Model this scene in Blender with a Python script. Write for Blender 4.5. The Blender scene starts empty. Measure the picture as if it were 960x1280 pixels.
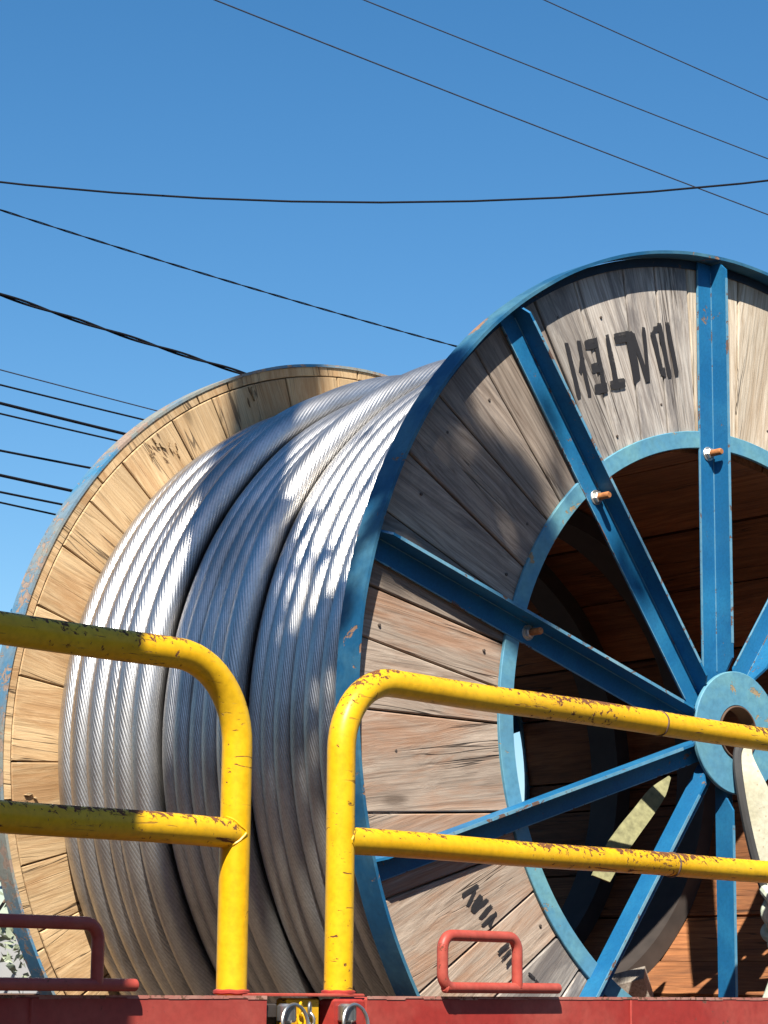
import bpy, math, random
from mathutils import Vector, Matrix, Quaternion
from mathutils import noise as mnoise
random.seed(7)
R_ = math.radians
S = bpy.context.scene
COL = S.collection
EYE = 1.6
# ------------------------------------------------------------------ camera
PITCH, ROLL = R_(11.14), R_(0.66)
fwd = Vector((0, math.cos(PITCH), math.sin(PITCH)))
up0 = Vector((0, -math.sin(PITCH), math.cos(PITCH)))
cx_ = Vector((1, 0, 0)) * math.cos(ROLL) + up0 * math.sin(ROLL)
cy_ = -Vector((1, 0, 0)) * math.sin(ROLL) + up0 * math.cos(ROLL)
cam = bpy.data.cameras.new('camera'); camo = bpy.data.objects.new('camera', cam); COL.objects.link(camo)
m = Matrix((cx_, cy_, -fwd)).transposed().to_4x4(); m.translation = (0, 0, EYE)
camo.matrix_world = m
cam.sensor_fit = 'VERTICAL'; cam.sensor_height = 24.0; cam.lens = 24.0 * 2968 / 1280
cam.clip_start = 0.05; cam.clip_end = 2000
S.camera = camo
# ------------------------------------------------------------------ light
SUN_EL, SUN_TH = R_(48), R_(4.6)
TT = Vector((math.sin(SUN_TH), math.cos(SUN_TH), 0)); PP = Vector((math.cos(SUN_TH), -math.sin(SUN_TH), 0))
w = bpy.data.worlds.new('World'); S.world = w; w.use_nodes = True
nt = w.node_tree; bg = nt.nodes['Background']; sky = nt.nodes.new('ShaderNodeTexSky')
sky.sky_type = 'NISHITA'; sky.sun_disc = False; sky.sun_elevation = SUN_EL; sky.sun_rotation = R_(180) + SUN_TH
sky.altitude = 150; sky.air_density = 1.0; sky.dust_density = 0.6; sky.ozone_density = 2.5
hs = nt.nodes.new('ShaderNodeHueSaturation'); hs.inputs['Saturation'].default_value = 1.32; hs.inputs['Hue'].default_value = .497
nt.links.new(sky.outputs[0], hs.inputs['Color']); nt.links.new(hs.outputs[0], bg.inputs[0]); bg.inputs[1].default_value = 0.067
sl = bpy.data.lights.new('sun', 'SUN'); sl.energy = 5.0; sl.angle = R_(0.5); sl.color = (1.0, 0.94, 0.84)
so = bpy.data.objects.new('sun', sl); COL.objects.link(so)
L = TT * math.cos(SUN_EL) - Vector((0, 0, 1)) * math.sin(SUN_EL)
so.rotation_euler = L.to_track_quat('-Z', 'Y').to_euler(); so.location = (0, -5, 12)
S.view_settings.view_transform = 'Standard'; S.view_settings.look = 'None'
S.view_settings.exposure = 1.08; S.view_settings.gamma = 1.0
S.cycles.max_bounces = 6

# ------------------------------------------------------------------ helpers
def tag(o, label=None, cat=None, group=None, kind=None):
    if label: o['label'] = label
    if cat: o['category'] = cat
    if group: o['group'] = group
    if kind: o['kind'] = kind
    return o
class MB:
    def __init__(s): s.v = []; s.f = []; s.uv = {}
    def poly(s, pts):
        b = len(s.v); s.v += [tuple(p) for p in pts]; s.f.append(tuple(range(b, b + len(pts))))
    def box(s, a, b, M=None):
        x0, y0, z0 = a; x1, y1, z1 = b; n = len(s.v)
        P = [(x0,y0,z0),(x1,y0,z0),(x1,y1,z0),(x0,y1,z0),(x0,y0,z1),(x1,y0,z1),(x1,y1,z1),(x0,y1,z1)]
        if M: P = [tuple(M @ Vector(p)) for p in P]
        s.v += P
        for q in ((0,3,2,1),(4,5,6,7),(0,1,5,4),(1,2,6,5),(2,3,7,6),(3,0,4,7)): s.f.append(tuple(n + i for i in q))
    def slab(s, pts, z0, z1, bev=0.0):
        """ccw outline in xy extruded z0..z1 with a chamfered front (z1) edge"""
        n = len(pts); b = len(s.v)
        c = Vector((sum(p[0] for p in pts) / n, sum(p[1] for p in pts) / n))
        ins = []
        for i in range(n):
            p = Vector(pts[i]); pv = Vector(pts[i-1]); nx = Vector(pts[(i+1) % n])
            d1 = (p - pv).normalized(); d2 = (nx - p).normalized()
            n1 = Vector((-d1.y, d1.x)); n2 = Vector((-d2.y, d2.x)); k = (n1 + n2)
            if k.length < 1e-6: k = n1
            k = k.normalized() / max(0.4, k.normalized().dot(n1)); ins.append(p + k * bev)
        s.v += [(p[0], p[1], z0) for p in pts]; s.v += [(p[0], p[1], z1 - bev) for p in pts]
        s.v += [(p.x, p.y, z1) for p in ins]
        s.f.append(tuple(b + i for i in reversed(range(n))))
        for k in (0, 1):
            for i in range(n):
                j = (i + 1) % n; s.f.append((b + k*n + i, b + k*n + j, b + (k+1)*n + j, b + (k+1)*n + i))
        s.f.append(tuple(b + 2*n + i for i in range(n)))
    def tube(s, path, r, seg=10, closed=False, cap=True, rf=None, uvlen=False):
        P = [Vector(p) for p in path]; n = len(P); b = len(s.v)
        T = []
        for i in range(n):
            a = P[(i-1) % n] if (closed or i > 0) else P[i]; c = P[(i+1) % n] if (closed or i < n-1) else P[i]
            T.append((c - a).normalized())
        ref = Vector((0, 0, 1)) if abs(T[0].z) < .9 else Vector((1, 0, 0))
        N = (ref - T[0] * ref.dot(T[0])).normalized()
        acc = 0
        for i in range(n):
            N = (N - T[i] * N.dot(T[i])).normalized(); B = T[i].cross(N)
            rr = rf(i) if rf else r
            for k in range(seg):
                t = 2 * math.pi * k / seg
                s.v.append(tuple(P[i] + (N * math.cos(t) + B * math.sin(t)) * rr))
        m_ = n if closed else n - 1
        for i in range(m_):
            for k in range(seg):
                a = b + i*seg + k; c = b + i*seg + (k+1) % seg
                d = b + ((i+1) % n)*seg + (k+1) % seg; e = b + ((i+1) % n)*seg + k
                s.f.append((a, c, d, e))
        if cap and not closed:
            s.f.append(tuple(b + k for k in reversed(range(seg)))); s.f.append(tuple(b + (n-1)*seg + k for k in range(seg)))
    def ring(s, r0, r1, z0, z1, n=160, a0=0, a1=2*math.pi, bev=0.0):
        """annulus solid, revolve a rectangle profile"""
        prof = [(r0, z0), (r1, z0), (r1, z1), (r0, z1)]
        if bev: prof = [(r0, z0), (r1, z0), (r1, z1-bev), (r1-bev, z1), (r0+bev, z1), (r0, z1-bev)]
        s.rev(prof, n)
    def rev(s, prof, n=48, closed=True):
        b = len(s.v); k = len(prof)
        for i in range(n):
            t = 2 * math.pi * i / n
            for r, z in prof: s.v.append((r*math.cos(t), r*math.sin(t), z))
        for i in range(n):
            for j in range(k if closed else k - 1):
                j2 = (j+1) % k; i2 = (i+1) % n
                s.f.append((b+i*k+j, b+i2*k+j, b+i2*k+j2, b+i*k+j2))
    def mesh(s, name, mat, smooth=False, ang=35):
        me = bpy.data.meshes.new(name); me.from_pydata(s.v, [], s.f); me.update()
        if mat: me.materials.append(mat)
        if smooth:
            me.polygons.foreach_set('use_smooth', [True] * len(me.polygons))
            try: me.set_sharp_from_angle(angle=R_(ang))
            except Exception: pass
        return me
    def build(s, name, mat, parent=None, smooth=False, M=None, ang=35):
        o = bpy.data.objects.new(name, s.mesh(name, mat, smooth, ang)); COL.objects.link(o)
        if parent: o.parent = parent
        if M is not None: o.matrix_local = M
        return o
def link_copy(o, parent, M):
    c = o.copy(); COL.objects.link(c); c.parent = parent; c.matrix_local = M; return c
def empty(name, M):
    o = bpy.data.objects.new(name, None); COL.objects.link(o); o.empty_display_size = .2; o.matrix_world = M; return o
def noise_pt(p, k): return mnoise.noise(Vector(p) * k)

# ------------------------------------------------------------------ materials
def mat(name):
    m = bpy.data.materials.new(name); m.use_nodes = True
    n = m.node_tree; return m, n, n.nodes['Principled BSDF']
def N(n, t, **kw):
    x = n.nodes.new('ShaderNode' + t)
    for k, v in kw.items(): setattr(x, k, v)
    return x
def lk(n, a, b): n.links.new(a, b)
def ramp(n, src, stops, interp='LINEAR'):
    r = N(n, 'ValToRGB'); r.color_ramp.interpolation = interp; e = r.color_ramp.elements
    while len(e) > 1: e.remove(e[-1])
    e[0].position = stops[0][0]; c = stops[0][1]; e[0].color = (*c, 1) if len(c) == 3 else c
    for p, c in stops[1:]:
        x = e.new(p); x.color = (*c, 1) if len(c) == 3 else c
    lk(n, src, r.inputs[0]); return r.outputs[0]
def g3(v): return (v, v, v)
def noise(n, vec, scale, detail=5, rough=.55, dist=0.0):
    x = N(n, 'TexNoise'); x.inputs['Scale'].default_value = scale; x.inputs['Detail'].default_value = detail
    x.inputs['Roughness'].default_value = rough; x.inputs['Distortion'].default_value = dist
    if vec: lk(n, vec, x.inputs['Vector'])
    return x.outputs['Fac']
def mixc(n, fac, a, b, mode='MIX'):
    x = N(n, 'MixRGB', blend_type=mode)
    for i, v in ((0, fac), (1, a), (2, b)):
        if hasattr(v, 'links') or hasattr(v, 'is_linked'): lk(n, v, x.inputs[i])
        else: x.inputs[i].default_value = v if i == 0 else ((*v, 1) if len(v) == 3 else v)
    return x.outputs[0]
def mth(n, op, a, b=None, c=None):
    x = N(n, 'Math', operation=op)
    for i, v in enumerate((a, b, c)):
        if v is None: continue
        if hasattr(v, 'is_linked'): lk(n, v, x.inputs[i])
        else: x.inputs[i].default_value = v
    return x.outputs[0]
def bump(n, h, dist, strength=1.0, prev=None):
    b = N(n, 'Bump'); b.inputs['Distance'].default_value = dist; b.inputs['Strength'].default_value = strength
    lk(n, h, b.inputs['Height'])
    if prev: lk(n, prev, b.inputs['Normal'])
    return b.outputs[0]
def objvec(n, rnd=37.0, scale=(1, 1, 1)):
    tc = N(n, 'TexCoord'); oi = N(n, 'ObjectInfo')
    mp = N(n, 'Mapping'); mp.inputs['Scale'].default_value = scale
    lk(n, tc.outputs['Object'], mp.inputs['Vector'])
    cb = N(n, 'CombineXYZ'); r = mth(n, 'MULTIPLY', oi.outputs['Random'], rnd)
    lk(n, r, cb.inputs[0]); lk(n, r, cb.inputs[1]); lk(n, r, cb.inputs[2])
    ad = N(n, 'VectorMath', operation='ADD'); lk(n, mp.outputs[0], ad.inputs[0]); lk(n, cb.outputs[0], ad.inputs[1])
    return ad.outputs[0], oi.outputs['Random'], tc.outputs['Object']

def wood(name, light, dark, crack=(.03, .02, .015), stain=None, stain_amt=.5, knots=True, gloss=.8, rvar=.25, seg=(2.4, 75, 75)):
    light = tuple(x * .86 for x in light); dark = tuple(x * .84 for x in dark)
    m, n, p = mat(name)
    v, rnd, obj = objvec(n, 41.0, (seg[0], seg[1], seg[2]))
    v2, _, _ = objvec(n, 17.0, (1.0, 5.0, 5.0))
    warp = noise(n, v2, 1.6, 3, .5)
    # grain lines with wavering
    mp = N(n, 'VectorMath', operation='ADD'); lk(n, v, mp.inputs[0])
    sc = N(n, 'VectorMath', operation='SCALE'); sc.inputs[3].default_value = 9.0
    cb = N(n, 'CombineXYZ'); lk(n, warp, cb.inputs[1]); lk(n, warp, cb.inputs[2]); lk(n, cb.outputs[0], sc.inputs[0]); lk(n, sc.outputs[0], mp.inputs[1])
    g = noise(n, mp.outputs[0], 1.0, 8, .7, .2)
    gc = ramp(n, g, [(.28, dark), (.45, tuple((a+b)/2 for a, b in zip(light, dark))), (.62, light), (.8, tuple(min(1, c*1.12) for c in light))])
    big = noise(n, v2, .9, 4, .6)
    v5, _, _ = objvec(n, 53.0, (5.0, 210, 210)); fl = noise(n, v5, 1.0, 3, .6)
    gc = mixc(n, 1.0, gc, ramp(n, fl, [(.36, g3(.72)), (.47, g3(1.0)), (.7, g3(1.06))]), 'MULTIPLY')
    col = mixc(n, ramp(n, big, [(.35, g3(0)), (.7, g3(1))]), gc, tuple(c*.72 for c in light), 'MULTIPLY') if False else gc
    tint = ramp(n, big, [(.3, g3(.68)), (.55, g3(1.0)), (.75, g3(1.1))])
    col = mixc(n, 1.0, col, tint, 'MULTIPLY')
    rv = ramp(n, rnd, [(0, g3(1 - rvar)), (.5, g3(1.0)), (1.0, g3(1 + rvar * .5))])
    col = mixc(n, 1.0, col, rv, 'MULTIPLY')
    if stain:
        sn = noise(n, v2, 2.3, 6, .7, .6)
        col = mixc(n, mth(n, 'MULTIPLY', ramp(n, sn, [(.47, g3(0)), (.62, g3(1))]), stain_amt), col, stain)
    # long cracks
    v3, _, _ = objvec(n, 23.0, (1.1, 26, 26))
    cr = noise(n, v3, 1.0, 3, .5, .15)
    crm = ramp(n, cr, [(.485, g3(0)), (.497, g3(1)), (.503, g3(1)), (.515, g3(0))])
    crm2 = mth(n, 'MULTIPLY', crm, ramp(n, warp, [(.5, g3(0)), (.6, g3(.75))]))
    col = mixc(n, crm2, col, crack)
    if knots:
        v4, _, _ = objvec(n, 29.0, (2.4, 7.5, 7.5))
        vo = N(n, 'TexVoronoi'); vo.inputs['Scale'].default_value = 1.0; vo.inputs['Randomness'].default_value = 1.0; lk(n, v4, vo.inputs['Vector'])
        kd = ramp(n, vo.outputs['Distance'], [(0, g3(1)), (.07, g3(.9)), (.12, g3(.2)), (.2, g3(0))])
        ksel = N(n, 'SeparateColor'); lk(n, vo.outputs['Color'], ksel.inputs[0])
        km = mth(n, 'MULTIPLY', kd, ramp(n, ksel.outputs[0], [(.6, g3(0)), (.62, g3(1))]))
        col = mixc(n, mth(n, 'MULTIPLY', km, .8), col, tuple(c*.38 for c in dark))
    lk(n, col, p.inputs['Base Color']); p.inputs['Roughness'].default_value = gloss
    p.inputs['Specular IOR Level'].default_value = .25
    nb = bump(n, g, .004, .55); nb = bump(n, mth(n, 'SUBTRACT', 1.0, crm2), .004, .8, nb)
    lk(n, nb, p.inputs['Normal'])
    return m

AL = .84
def al(c): return tuple(x * AL for x in c)
def paint(name, base, worn, chip=(.12, .05, .025), chip_t=.66, worn_t=.55, scale=9, rough=.42, fine=70, chipscale=28, dirt=.25, chip_top=False, streak=None):
    base = al(base); worn = al(worn)
    m, n, p = mat(name)
    v, rnd, obj = objvec(n, 19.0)
    a = noise(n, v, scale, 6, .6, .3); b = noise(n, v, chipscale, 7, .68, .5); f = noise(n, v, fine, 4, .6)
    col = mixc(n, ramp(n, a, [(worn_t - .12, g3(0)), (worn_t + .12, g3(1))]), base, worn)
    col = mixc(n, 1.0, col, ramp(n, f, [(.3, g3(.86)), (.6, g3(1.05))]), 'MULTIPLY')
    dn = noise(n, v, scale * .4, 5, .6)
    col = mixc(n, mth(n, 'MULTIPLY', ramp(n, dn, [(.5, g3(0)), (.75, g3(1))]), dirt), col, tuple(c * .45 + .03 for c in base))
    reg = noise(n, v, 3.2, 3, .5)
    th = mth(n, 'ADD', b, mth(n, 'MULTIPLY', mth(n, 'SUBTRACT', reg, .5), .45))
    if chip_top:
        gm = N(n, 'NewGeometry'); sx = N(n, 'SeparateXYZ'); lk(n, gm.outputs['Normal'], sx.inputs[0])
        th = mth(n, 'ADD', th, mth(n, 'MULTIPLY', mth(n, 'MAXIMUM', sx.outputs[2], 0.0), .16))
    cm = ramp(n, th, [(chip_t - .008, g3(0)), (chip_t + .008, g3(1))])
    if streak:
        vs, _, _ = objvec(n, 31.0, streak)
        sn = noise(n, vs, 1.0, 5, .6, .6)
        rg = noise(n, v, 2.1, 3, .5)
        cm = mth(n, 'MAXIMUM', cm, mth(n, 'MULTIPLY', ramp(n, sn, [(.64, g3(0)), (.66, g3(1))]), ramp(n, rg, [(.48, g3(0)), (.52, g3(1))])))
    rc = mixc(n, noise(n, v, 90, 3), chip, tuple(min(1, c * 2.6) for c in chip))
    col = mixc(n, cm, col, rc)
    p.inputs['Specular IOR Level'].default_value = .3
    lk(n, col, p.inputs['Base Color'])
    lk(n, ramp(n, cm, [(0, g3(rough)), (1, g3(.85))]), p.inputs['Roughness'])
    nb = bump(n, mth(n, 'SUBTRACT', 1.0, cm), .0015, .7); nb = bump(n, a, .004, .25, nb); nb = bump(n, f, .0006, .35, nb)
    lk(n, nb, p.inputs['Normal'])
    return m
def plain(name, c, rough=.6, metal=0.0, var=.2, scale=20, bd=.001):
    c = al(c)
    m, n, p = mat(name); v, rnd, obj = objvec(n)
    f = noise(n, v, scale, 5)
    lk(n, mixc(n, 1.0, c, ramp(n, f, [(.3, g3(1 - var)), (.7, g3(1 + var))]), 'MULTIPLY'), p.inputs['Base Color'])
    p.inputs['Roughness'].default_value = rough; p.inputs['Metallic'].default_value = metal
    lk(n, bump(n, f, bd, .5), p.inputs['Normal']); return m

M_near = wood('shaded_weathered_planks', (.46, .375, .30), (.17, .12, .09), stain=(.09, .08, .08), stain_amt=.45, rvar=.3)  # weathered wood, its darker tone mostly painting the shaded sector
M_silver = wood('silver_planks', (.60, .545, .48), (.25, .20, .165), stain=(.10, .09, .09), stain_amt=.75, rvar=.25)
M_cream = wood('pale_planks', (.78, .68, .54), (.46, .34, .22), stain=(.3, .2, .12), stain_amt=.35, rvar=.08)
M_warm = wood('sunlit_warm_planks', (.59, .475, .375), (.29, .205, .15), stain=(.32, .14, .06), stain_amt=.45, rvar=.2)  # paler tone mostly paints sunlight on this sector's boards
M_far = wood('fresh_planks', (.62, .44, .25), (.45, .29, .14), stain=(.26, .12, .04), stain_amt=.5, rvar=.15)
M_stave = wood('drum_staves', (.40, .165, .065), (.21, .075, .03), stain=(.08, .04, .025), stain_amt=.4, rvar=.25)
M_blue = paint('blue_paint', (.010, .122, .285), (.020, .175, .35), chip=(.08, .06, .05), chip_t=.68, rough=.5, fine=160, scale=6)
M_blueedge = paint('rubbed_highlight_edge', (.09, .27, .42), (.18, .34, .42), chip=(.07, .045, .035), chip_t=.60, rough=.5)
M_pale = paint('faded_blue_paint', (.095, .275, .40), (.15, .35, .40), chip=(.16, .12, .07), chip_t=.66, rough=.6, scale=10, chipscale=22, dirt=.35)
M_flange = paint('shaded_flange_paint', (.010, .025, .05), (.015, .04, .07), chip=(.05, .03, .025), chip_t=.62, rough=.6)  # blue rim steel darkened: shade under the lip is in the colour
M_rim = paint('rim_blue_paint', (.010, .088, .19), (.07, .19, .26), chip=(.12, .07, .045), chip_t=.635, rough=.5, scale=5, chipscale=12)
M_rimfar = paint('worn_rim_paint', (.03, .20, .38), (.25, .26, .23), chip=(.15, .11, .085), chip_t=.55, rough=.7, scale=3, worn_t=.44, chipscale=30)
M_yel = paint('yellow_rail_paint', (.78, .42, .006), (.80, .48, .015), chip=(.07, .025, .01), chip_t=.665, rough=.40, scale=4, chipscale=75, dirt=.38, chip_top=True, streak=(11, 60, 130))
M_red = paint('red_beam_paint', (.37, .038, .03), (.46, .095, .07), chip=(.09, .035, .025), chip_t=.70, rough=.5, scale=4, chipscale=50, dirt=.45)
M_redh = paint('faded_red_paint', (.42, .068, .048), (.46, .10, .07), chip=(.11, .035, .02), chip_t=.68, rough=.45, scale=9, chipscale=60, dirt=.15)
M_bolt = plain('zinc_bolt', (.62, .60, .56), .4, .8)
M_rust = plain('rusty_steel', (.42, .16, .05), .75, .2, .45, 60)
M_sleeve = plain('brown_sleeve', (.12, .07, .045), .8)
M_nail = plain('dull_nail', (.10, .075, .06), .7, .3)
M_steel = plain('bare_steel', (.5, .5, .48), .35, .9)
M_dark = plain('dark_hoop_steel', (.045, .035, .03), .7)
M_rubber = plain('black_insulation', (.012, .012, .016), .95)
M_rubber.node_tree.nodes['Principled BSDF'].inputs['Specular IOR Level'].default_value = .1
M_greyw = plain('grey_wire', (.05, .06, .09), .5)
M_conc = plain('pole_concrete', (.38, .37, .34), .85, 0, .15, 8, .004)
M_core = plain('cable_core', (.05, .045, .045), .8)

# cable: lay of the outer wires comes from the uv (u metres along, v around)
def cable_mat():
    m, n, p = mat('galvanised_strand')
    uv = N(n, 'UVMap'); sp = N(n, 'SeparateXYZ'); lk(n, uv.outputs[0], sp.inputs[0])
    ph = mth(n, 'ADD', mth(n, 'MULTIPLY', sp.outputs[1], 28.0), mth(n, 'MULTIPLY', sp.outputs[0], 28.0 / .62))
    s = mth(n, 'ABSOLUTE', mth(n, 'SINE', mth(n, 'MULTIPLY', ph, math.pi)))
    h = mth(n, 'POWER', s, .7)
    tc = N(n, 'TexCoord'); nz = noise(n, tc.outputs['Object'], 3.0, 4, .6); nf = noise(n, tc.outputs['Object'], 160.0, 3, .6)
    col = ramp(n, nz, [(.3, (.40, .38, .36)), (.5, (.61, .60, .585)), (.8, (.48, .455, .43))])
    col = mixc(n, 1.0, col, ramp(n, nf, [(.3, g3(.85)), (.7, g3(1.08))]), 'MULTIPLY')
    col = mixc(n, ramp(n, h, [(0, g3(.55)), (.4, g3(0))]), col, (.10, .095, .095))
    lk(n, col, p.inputs['Base Color'])
    p.inputs['Metallic'].default_value = .98; p.inputs['Roughness'].default_value = .40
    lk(n, bump(n, h, .0013, .5), p.inputs['Normal'])
    return m
M_cable = cable_mat()

# ------------------------------------------------------------------ ground
def sheet(name, mat_, x0, y0, x1, y1, z, M=None):
    b = MB(); b.poly([(x0, y0, z), (x1, y0, z), (x1, y1, z), (x0, y1, z)])
    o = b.build(name, mat_); tag(o, kind='structure')
    if M is not None: o.matrix_world = M
    return o
M_ground = plain('dusty_earth', (.085, .062, .042), .95, 0, .25, .7, .02)
M_asph = plain('asphalt', (.055, .053, .05), .9, 0, .25, 30, .004)
b = MB(); b.box((-400, -400, -1.0), (400, 400, 0)); tag(b.build('ground', M_ground), kind='structure')

# ------------------------------------------------------------------ trailer frame of reference
BH = R_(48.1)
bd = Vector((math.cos(BH), math.sin(BH), 0)); bn = Vector((math.sin(BH), -math.cos(BH), 0))
TM = Matrix((bd, -bn, Vector((0, 0, 1)))).transposed().to_4x4()      # local x along the side, y away from the viewer, z up
TM.translation = bn * -2.9 + Vector((0, 0, EYE))
b = MB(); b.poly([(-60, -9, .004), (60, -9, .004), (60, 6, .004), (-60, 6, .004)])
RM = TM.copy(); RM.translation.z = 0
o = b.build('road', M_asph); o.matrix_world = RM; tag(o, kind='structure')

# ------------------------------------------------------------------ reel
AX = R_(-50.8)
nn = Vector((math.cos(AX), math.sin(AX), 0)); e1 = Vector((-math.sin(AX), math.cos(AX), 0))
RMAT = Matrix((e1, Vector((0, 0, 1)), nn)).transposed().to_4x4()
RMAT.translation = (0.870804, 5.778744, 0.593832 + EYE)
RR = 1.2; W = 1.469
reel = empty('cable_reel', RMAT)
tag(reel, 'huge wooden cable reel with blue steel spokes and rims standing on the red trailer', 'cable reel')
Id = Matrix.Identity(4)
def rotz(a): return Matrix.Rotation(a, 4, 'Z')
def P2(r, deg): return Vector((r * math.cos(R_(deg)), r * math.sin(R_(deg))))
def plank(ao0, ai0, ao1, ai1, r0, r1, z0, z1, mat_, flip=False, jit=.0):
    """one radial board between two seams; local x runs along its grain"""
    mid = R_((ao0 + ao1 + ai0 + ai1) / 4)
    g = .0022
    pts = [P2(r0, ai0)] + [P2(r1, ao0 + (ao1-ao0)*k/6) for k in range(7)] + [P2(r0, ai1)]
    Q = Matrix.Rotation(-mid, 2)
    pts = [Q @ p for p in pts]
    c = sum(pts, Vector((0, 0))) / len(pts)
    # shrink across for the seam
    pp = []
    for p in pts:
        s_ = 1 if p.y > 0 else -1
        pp.append((p.x, p.y - s_ * g if abs(p.y) > .012 else p.y))
    b = MB(); b.slab(pp, z0, z1, .0025)
    M = rotz(mid)
    M = Matrix.Translation((0, 0, jit)) @ M
    return b.build('plank', mat_, reel, M=M)
near_seams = [(86.5, 86), (95.9, 97.1), (101.5, 105.0), (106.9, 112.5), (115.8, 119.3), (123.0, 124.5), (134.7, 137.6), (143.0, 142.4), (151.2, 153.2),
              (158.8, 160.5), (167.6, 167.9), (173.2, 176.0), (181.1, 182.0), (192.0, 197.5), (201.5, 204), (212.5, 211.5), (219, 221), (228, 228.5), (235.5, 238), (246, 245.5)]
a = 254.5
while a < 440:
    near_seams.append((a, a + random.uniform(-2, 2))); a += random.uniform(7, 10.5)
near_seams.append((446.5, 446))
near_seams = [q for q in near_seams if not 436 < q[0] < 446]
for i in range(len(near_seams) - 1):
    s0, s1 = near_seams[i], near_seams[i+1]
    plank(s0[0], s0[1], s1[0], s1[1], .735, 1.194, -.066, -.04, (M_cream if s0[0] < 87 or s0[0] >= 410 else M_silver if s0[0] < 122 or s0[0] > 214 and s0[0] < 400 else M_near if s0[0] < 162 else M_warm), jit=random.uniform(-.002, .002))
far_seams = [118.8, 126.6, 137.2, 144.9, 152.5, 161.5, 171.2, 182.4, 195.8, 204.5, 214.8]
a = 222.0
while a < 470: far_seams.append(a); a += random.uniform(7.5, 10.5)
far_seams.append(478.8)
for i in range(len(far_seams) - 1):
    plank(far_seams[i], far_seams[i] + random.uniform(-.7, .7), far_seams[i+1], far_seams[i+1], .735, 1.165, -W - .05, -W, M_far, jit=random.uniform(-.0015, .0015))
# outer ring of short boards that closes the far flange towards its rim
a = 121.0
while a < 480:
    d = random.uniform(15, 24); a2 = min(a + d, 481)
    n_ = max(2, int((a2 - a) / 3)); mid = R_((a + a2) / 2)
    ou = [Matrix.Rotation(-mid, 2) @ P2(1.195, a + .12 + (a2 - a - .24) * k / n_) for k in range(n_ + 1)]
    inn = [Matrix.Rotation(-mid, 2) @ P2(1.168, a2 - .12 - (a2 - a - .24) * k / n_) for k in range(n_ + 1)]
    b = MB(); b.slab([tuple(p) for p in ou + inn], -W - .05, -W - .001, .0015)
    b.build('edge_board', M_far, reel, M=rotz(mid)); a = a2
# rims: steel bands standing a little proud of the boards
def rim(z0, z1, mat_, lipz):
    b = MB(); n = 220; prof = [(1.196, z0), (RR + .002, z0), (RR + .002, z1), (1.194, z1)]
    base = len(b.v)
    for i in range(n):
        t = 2*math.pi*i/n
        wv = .003 * mnoise.noise(Vector((math.cos(t)*2.1, math.sin(t)*2.1, z0*3))) + .0012 * mnoise.noise(Vector((math.cos(t)*9, math.sin(t)*9, z0)))
        wz = .002 * mnoise.noise(Vector((math.cos(t)*3, math.sin(t)*3, 4 + z0)))
        for r, z in prof: b.v.append(((r + wv)*math.cos(t), (r + wv)*math.sin(t), z + wz))
    for i in range(n):
        for j in range(4):
            j2 = (j+1) % 4; i2 = (i+1) % n; b.f.append((base+i*4+j, base+i2*4+j, base+i2*4+j2, base+i*4+j2))
    return b.build('rim', mat_, reel, smooth=True)
rim(-.060, .010, M_rim, 0)
b = MB(); b.ring(1.172, 1.1935, -.0385, -.0345, 200, bev=.0015); b.build('rim_flange', M_flange, reel, smooth=True)
b = MB(); b.ring(1.12, 1.19, -W - .056, -W - .0505, 120); b.build('backing_hoop', M_dark, reel, smooth=True)
rim(-W - .062, -W + .003, M_rimfar, 0)
# inner steel rings
b = MB(); b.ring(.714, .757, -.039, -.031, 180, bev=.0015); ir = b.build('inner_ring', M_pale, reel, smooth=True)
b = MB(); b.ring(.700, .757, -W - .06, -W - .0515, 120); b.build('inner_ring', M_pale, reel, smooth=True)
# spokes: steel angles, flat leg on the boards, other leg standing towards the viewer
def spoke_bm():
    b = MB(); t = .006; x0, x1 = .125, 1.188; f0 = -.030
    h = .050
    y0 = .000
    # flat leg
    b.box((x0, y0, f0 - t), (x1, y0 + .048, f0))
    # standing leg with a cut-back outer end
    n = len(b.v); z1 = f0 + h
    P = [(x0, f0 - t), (x1, f0 - t), (x1, f0 + .030), (x1 - .02, z1), (x0 + .060, z1), (x0 + .028, -.002), (x0, -.002)]
    for yy in (y0 - .0005 - t, y0 - .0005): b.v += [(x, yy, z) for x, z in P]
    k = len(P)
    b.f.append(tuple(n + i for i in range(k))); b.f.append(tuple(n + k + i for i in reversed(range(k))))
    for i in range(k): b.f.append((n + i, n + k + i, n + k + (i+1) % k, n + (i+1) % k)[::-1])
    nb_ = len(b.f); e = .0011
    m_ = 46
    for i in range(m_):     # rubbed edges; the corner strip also paints in a highlight
        xa = x0 + .03 + (x1 - x0 - .05) * i / m_; xb = x0 + .03 + (x1 - x0 - .05) * (i + 1) / m_
        b.box((xa, y0 - .0002, f0 - .0002), (xb, y0 + .0016, f0 + .0016))
        b.box((xa, y0 + .0466, f0 - .004), (xb, y0 + .0488, f0 + .0006))
        if 2 < i < m_ - 1: b.box((xa, y0 - t - .0010, z1 - .0012), (xb, y0 + .0002, z1 + .0007))
    return b, nb_
def SHR(deg):
    t = R_(deg); return rotz(t) @ Matrix.Translation((0, .042*math.sin(t) + .004*math.cos(t), 0))
sb_, nbod = spoke_bm()
sp0 = sb_.build('spoke', M_blue, reel, M=SHR(90)); sp0.data.materials.append(M_blueedge)
for i_, pl in enumerate(sp0.data.polygons): pl.material_index = 1 if i_ >= nbod else 0
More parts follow.
